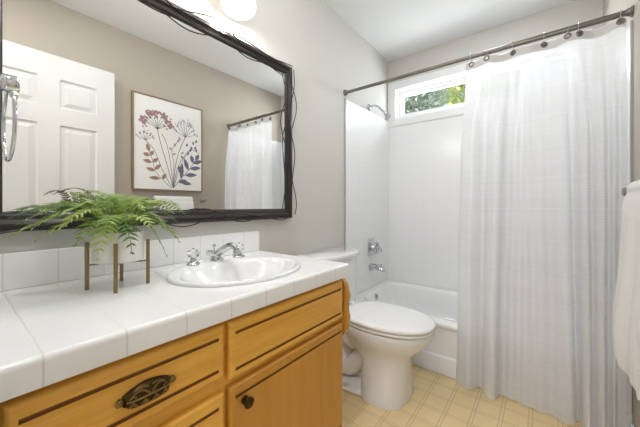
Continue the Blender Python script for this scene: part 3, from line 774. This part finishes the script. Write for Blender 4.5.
b = lathe(BM(), (.112, 2.27, .522), (0, 0, 1), [(.005, 0), (.005, .012), (.009, .014), (.008, .022), (.002, .024)], 14); obj('diverter_knob', b, m_chrome, ts, smooth=True)
shd = thing('shower_fixture', 'chrome shower head on a bent arm high on the tub wall', 'shower head', (0, 2.259, 1.907))
obj('flange', lathe(BM(), (.0015, 2.259, 1.905), (1, 0, 0), [(.030, 0), (.029, .004), (.018, .012), (.011, .014)], 24), m_chrome, shd, smooth=True)
ap = catmull([(.004, 2.259, 1.905), (.05, 2.259, 1.912), (.085, 2.259, 1.895), (.125, 2.259, 1.850), (.150, 2.259, 1.825)], 6)
obj('arm', tube(BM(), ap, .0095, 12), m_chrome, shd, smooth=True)
obj('head', lathe(BM(), (.143, 2.259, 1.832), (.6, 0, -.8), [(.013, 0), (.015, .010), (.012, .018), (.018, .028), (.030, .048), (.032, .058), (.027, .061), (.002, .060)], 26), m_chrome, shd, smooth=True)

# ------------------------------------------------------------------ curtain rod, curtain, hooks
RZ = 1.9135
cr = thing('curtain_rod', 'grey metal shower curtain rod spanning the tub alcove', 'curtain rod', (.762, YR, RZ))
obj('rod_outer_tube', tube(BM(), [(.93, YR, RZ), (W-.012, YR, RZ)], .0135, 20), m_rod, cr, smooth=True)
obj('rod_inner_tube', tube(BM(), [(.012, YR, RZ), (.935, YR, RZ)], .0112, 20), m_rod, cr, smooth=True)
for x, ax in ((.0012, 1), (W-.0012, -1)): obj('end_flange', lathe(BM(), (x, YR, RZ), (ax, 0, 0), [(.024, 0), (.024, .004), (.018, .010), (.0155, .022), (.0142, .023)], 24), m_rod, cr, smooth=True)

bot = [(.798, 1.838), (.815, 1.815), (.845, 1.800), (.875, 1.790), (.900, 1.812), (.918, 1.838), (.932, 1.842), (.944, 1.812), (.958, 1.792), (.985, 1.775), (1.004, 1.782), (1.016, 1.822), (1.035, 1.836), (1.065, 1.822), (1.10, 1.828), (1.13, 1.812), (1.165, 1.818), (1.20, 1.806), (1.24, 1.812), (1.275, 1.798), (1.305, 1.792), (1.322, 1.800), (1.334, 1.835), (1.345, 1.828), (1.355, 1.785), (1.372, 1.768), (1.388, 1.800), (1.402, 1.775), (1.418, 1.762), (1.436, 1.802), (1.452, 1.780), (1.470, 1.812), (1.490, 1.800)]
gx_ = [.874, .955, 1.078, 1.21, 1.30, 1.344, 1.483]
top = []
nb = len(bot)
for i in range(nb):
    t = i/(nb-1); x = .845+t*(1.500-.845)
    top.append((x, YR-.004+.016*math.sin(t*PI*7.5+.5)))
bot = [(x, min(1.848, 1.806+(y-1.806)*1.4)) for x, y in bot]
ct_ = catmull([(x, y, 0) for x, y in bot], 7); cp_ = catmull([(x, y, 0) for x, y in top], 7)
ZT_, ZB_ = 1.892, .014
def cpoint(i, z):
    f = (ZT_-z)/(ZT_-ZB_)
    g = min(1, f/.30); g = g*g*(3-2*g)
    a, bb = cp_[i], ct_[i]
    x = a.x+(bb.x-a.x)*(.15*f+.85*g*f**.6) ; y = a.y+(bb.y-a.y)*(g*(.85+.15*f))
    y -= .018*f*(1-g)
    sag = 0
    if f < .12:
        dmin = min(abs(a.x-q) for q in gx_); sag = -.010*min(1, dmin/.06)*(1-f/.12)
    w = .0035*math.sin(x*70+z*3.1)*math.sin(z*4+x*9)*min(1, f*3)
    return (min(x, W-.012), min(y+w, YR+.02), z+sag)
NZ = 46
b = BM()
Z_ = [ZT_-(ZT_-ZB_)*k/NZ for k in range(NZ+1)]
G = [[b.verts.new(cpoint(i, z)) for z in Z_] for i in range(len(ct_))]
for i in range(len(G)-1):
    for k in range(NZ): b.faces.new((G[i][k], G[i+1][k], G[i+1][k+1], G[i][k+1]))
sc = obj('shower_curtain', b, m_curtain, smooth=True, angle=180)
tag(sc, 'sheer white shower curtain hanging in folds from the rod', 'curtain')
sc['_w'] = (0, 0, 0)
sol = None
b = BM()
hz = [ZT_-.004-.040*k/4 for k in range(5)]
for side in (-1, 1):
    Gh = [[b.verts.new((lambda q: (q[0], q[1]+side*.0012, q[2]))(cpoint(i, z))) for z in hz] for i in range(len(ct_))]
    for i in range(len(Gh)-1):
        for k in range(4): b.faces.new((Gh[i][k], Gh[i+1][k], Gh[i+1][k+1], Gh[i][k+1]))
obj('header_band', b, m_header, sc, smooth=True, angle=180)
def surf(x, z):
    i = min(range(len(ct_)), key=lambda k: abs(cpoint(k, z)[0]-x)); i = max(1, min(len(ct_)-2, i))
    p = Vector(cpoint(i, z)); t = Vector(cpoint(i+1, z))-Vector(cpoint(i-1, z)); n_ = Vector((t.y, -t.x, 0)).normalized()
    return p, n_
hook0 = None
for i, x in enumerate(gx_):
    p, n_ = surf(x, ZT_-.018)
    u_, v_ = frame_at(n_)
    b = tube(BM(), [p+n_*.001+.0115*(math.cos(t*2*PI/24)*u_+math.sin(t*2*PI/24)*v_) for t in range(24)], .0042, 8, closed=True)
    lathe(b, p-n_*.003, n_, [(.0095, 0), (.0095, .0052)], 18)
    obj('grommet', b, m_grom, sc, smooth=True)
words = ['leftmost curtain hook, at the free left edge of the sheer curtain', 'second curtain hook from the left edge of the sheer curtain', 'third curtain hook from the left, where the header sags beside it', 'middle curtain hook of the seven over the sheer curtain', 'curtain hook third from the right wall, left of a close pair', 'curtain hook second from the right wall, right of a close pair', 'rightmost curtain hook, beside the right wall rod end']
for i, x in enumerate(gx_):
    pts = [(0, .0205*math.cos(a), .0205*math.sin(a)) for a in [math.radians(-70+320*t/22) for t in range(23)]]
    pts = [(0, .004, -.034), (0, .012, -.028)]+pts
    if hook0 is None:
        hook0 = obj('curtain_hook', tube(BM(), pts, .0017, 7), m_chrome, smooth=True); o = hook0
    else:
        o = hook0.copy(); COL.objects.link(o)
    o.location = (x, YR, RZ); o.rotation_euler = (0, 0, .15*math.sin(i*2.1))
    tag(o, words[i], 'curtain hook', 'hooks on the shower curtain rod')

# ------------------------------------------------------------------ towel bar, towel, picture on the right wall
BX, BZ = 1.455, 1.098
tbar = thing('towel_bar', 'chrome towel bar on the right wall below the botanical picture', 'towel bar', (W, 1.28, BZ))
obj('bar', tube(BM(), [(BX, .955, BZ), (BX, 1.575, BZ)], .008, 14), m_nickel, tbar, smooth=True)
for y in (.975, 1.555):
    b = lathe(BM(), (W-.001, y, BZ), (-1, 0, 0), [(.026, 0), (.026, .006), (.014, .012), (.011, .03), (.012, .055), (.016, .060), (.016, .078), (.012, .082)], 22); obj('bar_post', b, m_nickel, tbar, smooth=True)
# towel: folded cloth looped over the bar (front and back leg), with thickness
def towel_prof(y):
    wob = .004*math.sin(y*23)+.003*math.sin(y*57+1)
    c = [(1.472, .74), (1.478, .90), (1.478, 1.06)]
    for k in range(9):
        a = math.radians(-20+k*27.5); c.append((BX+.004+.026*math.cos(a), BZ+.0+.028*math.sin(a)))
    c += [(1.424, 1.05), (1.418+wob, .95), (1.411+wob*1.5, .82), (1.400+wob*2, .70), (1.398+wob*2, .60), (1.402+wob, .548)]
    return c
ys = [1.082+.33*k/30 for k in range(31)]
def towel_shell(y):
    c = [Vector((x, 0, z)) for x, z in towel_prof(y)]
    c = catmull(c, 3); th = .0115; L_, R2 = [], []
    for i, q in enumerate(c):
        d = (c[min(i+1, len(c)-1)]-c[max(i-1, 0)]).normalized(); nn = Vector((-d.z, 0, d.x))
        j = .0012*noise.noise(Vector((y*60, q.x*60, q.z*60)))
        L_.append(q+nn*(th+j)); R2.append(q-nn*(th*.35))
    # keep clear of the bar
    e0 = min(1, min(y-1.082, 1.412-y)/.012); sh_ = .75+.25*math.sqrt(max(0, e0))
    out = [(q.x, y, q.z) for q in L_]+[(q.x, y, q.z) for q in R2[::-1]]
    return out
b = loft(BM(), [towel_shell(y) for y in ys])
tw = obj('hanging_towel', b, m_towel, smooth=True, angle=70)
tag(tw, 'thick white bath towel hanging folded over the bar at right edge', 'towel')

fp = thing('framed_picture', 'framed botanical print of dried flowers, seen reflected in the mirror', 'picture', (W, 1.235, 1.59))
py0, py1, pz0, pz1 = .926, 1.544, 1.178, 1.998
b = BM(); xf0, xf1 = W-.036, W-.002; ft = .012
box(b, xf0, xf1, py0, py0+ft, pz0, pz1); box(b, xf0, xf1, py1-ft, py1, pz0, pz1); box(b, xf0, xf1, py0+ft, py1-ft, pz0, pz0+ft); box(b, xf0, xf1, py0+ft, py1-ft, pz1-ft, pz1)
obj('picture_frame', b, m_oakframe, fp, bevel=.0015)
obj('canvas', bx(W-.028, W-.004, py0+ft+.0005, py1-ft-.0005, pz0+ft+.0005, pz1-ft-.0005), m_canvas, fp)
# printed plants: thin inked shapes on the canvas, u 0..1 across (as the mirror shows it), v 0..1 up
xi = W-.0284
mats_ = ['stem', 'mauve', 'grey', 'rust', 'navy']; bp_ = BM()
def uv(u, v): return (py0+ft+u*(py1-py0-2*ft), pz0+ft+v*(pz1-pz0-2*ft))
lay = [0]
def poly(pts, mi):
    lay[0] += 1; x = xi-.00002*(lay[0] % 40)
    f = bp_.faces.new([bp_.verts.new((x,)+uv(*q)) for q in pts]); f.material_index = mi
def stroke(pts, w, mi=0):
    c = catmull([(u, v, 0) for u, v in pts], 6)
    for p, q in zip(c, c[1:]):
        d = (q-p).normalized(); n_ = Vector((-d.y, d.x*.75, 0))*w
        poly([(p.x+n_.x, p.y+n_.y), (q.x+n_.x, q.y+n_.y), (q.x-n_.x, q.y-n_.y), (p.x-n_.x, p.y-n_.y)], mi)
def dot(u, v, r, mi, k=7):
    ph = random.random()*6
    poly([(u+r*(1+.25*math.sin(3*t*6.283/k+ph))*math.cos(t*6.283/k), v+r*.75*(1+.25*math.sin(2*t*6.283/k+ph))*math.sin(t*6.283/k)) for t in range(k)], mi)
def leaf_(u, v, a, L_, w, mi):
    d = (math.cos(a), math.sin(a)*.75); n_ = (-math.sin(a), math.cos(a)*.75)
    prof_ = [(0, 0), (.2, .6), (.45, 1), (.75, .65), (1, 0)]
    poly([(u+d[0]*L_*t+n_[0]*w*s1, v+d[1]*L_*t+n_[1]*w*s1) for t, s1 in prof_]+[(u+d[0]*L_*t-n_[0]*w*s1, v+d[1]*L_*t-n_[1]*w*s1) for t, s1 in prof_[-2:0:-1]], mi)
root = (.54, .02)
stroke([root, (.46, .25), (.36, .50), (.31, .66)], .0045); stroke([root, (.50, .30), (.44, .52), (.37, .62)], .004)
stroke([(.52, .02), (.38, .22), (.27, .42), (.15, .52)], .004); stroke([(.50, .02), (.40, .10), (.28, .20), (.24, .32), (.20, .40)], .004, 3)
stroke([root, (.57, .25), (.63, .45), (.73, .63)], .0045); stroke([root, (.62, .28), (.76, .45), (.86, .52)], .004)
stroke([root, (.68, .15), (.80, .26), (.90, .37)], .0045, 4); stroke([root, (.55, .30), (.52, .45), (.60, .55), (.66, .60)], .0035); stroke([(.55, .03), (.66, .30), (.82, .48), (.97, .46)], .0035)
for k in range(9):                                          # mauve umbel
    a = math.radians(20+k*17.5); u, v = .31+.20*math.cos(a), .66+.17*math.sin(a); stroke([(.31, .66), (.31+.1*math.cos(a), .67+.09*math.sin(a)), (u, v)], .003)
    for q in range(15): dot(u+random.gauss(0, .032), v+random.gauss(0, .020), random.uniform(.010, .020), 1)
for k in range(8):                                          # grey umbel
    a = math.radians(15+k*21); u, v = .73+.17*math.cos(a), .63+.18*math.sin(a); stroke([(.73, .63), (u, v)], .003)
    for q in range(8): dot(u+random.gauss(0, .022), v+random.gauss(0, .016), random.uniform(.006, .013), 2)
for k in range(6):                                          # small umbel at left
    a = math.radians(30+k*26); u, v = .15+.11*math.cos(a), .52+.09*math.sin(a); stroke([(.15, .52), (u, v)], .0028)
    for q in range(5): dot(u+random.gauss(0, .014), v+random.gauss(0, .010), random.uniform(.006, .012), 1 if q % 2 else 2)
for u, v, a, L_ in ((.20, .40, 105, .13), (.21, .36, 165, .10), (.21, .36, 60, .09), (.24, .29, 170, .13), (.24, .29, 40, .11), (.28, .20, 165, .13), (.27, .21, 45, .13), (.36, .12, 178, .17), (.38, .11, 60, .11)): leaf_(u, v, math.radians(a), L_, .030, 3)
for u, v, a, L_ in ((.90, .37, 60, .12), (.86, .33, 20, .17), (.86, .33, 105, .14), (.80, .26, 10, .20), (.78, .24, 110, .20), (.72, .18, 5, .21), (.70, .17, 120, .18), (.66, .13, 85, .26), (.64, .10, -10, .20), (.62, .09, 15, .14)): leaf_(u, v, math.radians(a), L_, .036, 4)
for u, v, a in ((.58, .50, 120), (.60, .55, 60), (.52, .45, 130), (.53, .40, 30), (.64, .58, 100), (.80, .46, 70), (.84, .49, 110), (.88, .50, 60), (.92, .47, 100), (.76, .42, 60), (.70, .37, 130), (.74, .52, 60), (.66, .42, 45), (.86, .55, 90), (.90, .58, 70)): leaf_(u, v, math.radians(a), .065, .017, 2 if u < .7 else 4)
obj('botanical_print', bp_, [m_ink[k] for k in mats_], fp)

# ------------------------------------------------------------------ outside the window
struct('ground', bx(-7, 8, D+.3, 16, -.5, -.4), m_grass)
def tree(name, x, y, zc_, rx, rz, n, mat, label, seed):
    rnd = random.Random(seed)
    t = thing(name, label, 'tree', (x, y, -.4), 'trees outside the window')
    b = tube(BM(), [(x, y, -.4), (x+.05, y+.03, zc_*.5), (x-.03, y, zc_), (x+.04, y, zc_+rz*.7)], [.11, .09, .06, .02], 10)
    for k in range(6):
        a = rnd.uniform(0, 6.28); z = zc_+rz*rnd.uniform(-.4, .3)
        tube(b, [(x, y, z-.2), (x+.5*rx*math.cos(a), y+.5*rx*math.sin(a), z+.1), (x+.85*rx*math.cos(a), y+.85*rx*math.sin(a), z+.25)], [.035, .022, .008], 7)
    obj('trunk', b, m_bark, t, smooth=True)
    b = BM()
    for k in range(n):
        u = rnd.gauss(0, .5); v = rnd.gauss(0, .5); w = rnd.gauss(0, .5); r_ = math.sqrt(u*u+v*v+w*w)
        if r_ > 1.1: continue
        c = Vector((x+u*rx, y+v*rx, zc_+w*rz)); d = Vector((rnd.gauss(0, 1), rnd.gauss(0, 1), rnd.gauss(0, .6))).normalized(); a_, q_ = frame_at(d)
        L_ = rnd.uniform(.07, .12)
        vs_ = [b.verts.new(c+s1*L_*d+s2*L_*.42*a_+s3*.012*q_) for s1, s2, s3 in ((-1, 0, 0), (-.1, 1, 1), (1, 0, 0), (-.1, -1, 1))]
        b.faces.new((vs_[0], vs_[1], vs_[2])); b.faces.new((vs_[0], vs_[2], vs_[3]))
    obj('foliage', b, mat, t)
tree('leafy_tree', -1.55, 7.4, 3.55, 1.0, 1.3, 2600, m_treeleaf[1], 'bluish green leafy tree at the left of the window view', 3)
tree('leafy_tree', -1.1, 10.2, 4.5, 1.5, 1.7, 2600, m_treeleaf[0], 'darker green leafy tree standing farthest back in the window view', 4)
tree('leafy_tree', .28, 6.5, 3.1, .65, 1.1, 1500, m_treeleaf[2], 'yellow green young tree at the right of the window view', 5)
for o in S.objects:
    if '_w' in o: del o['_w']
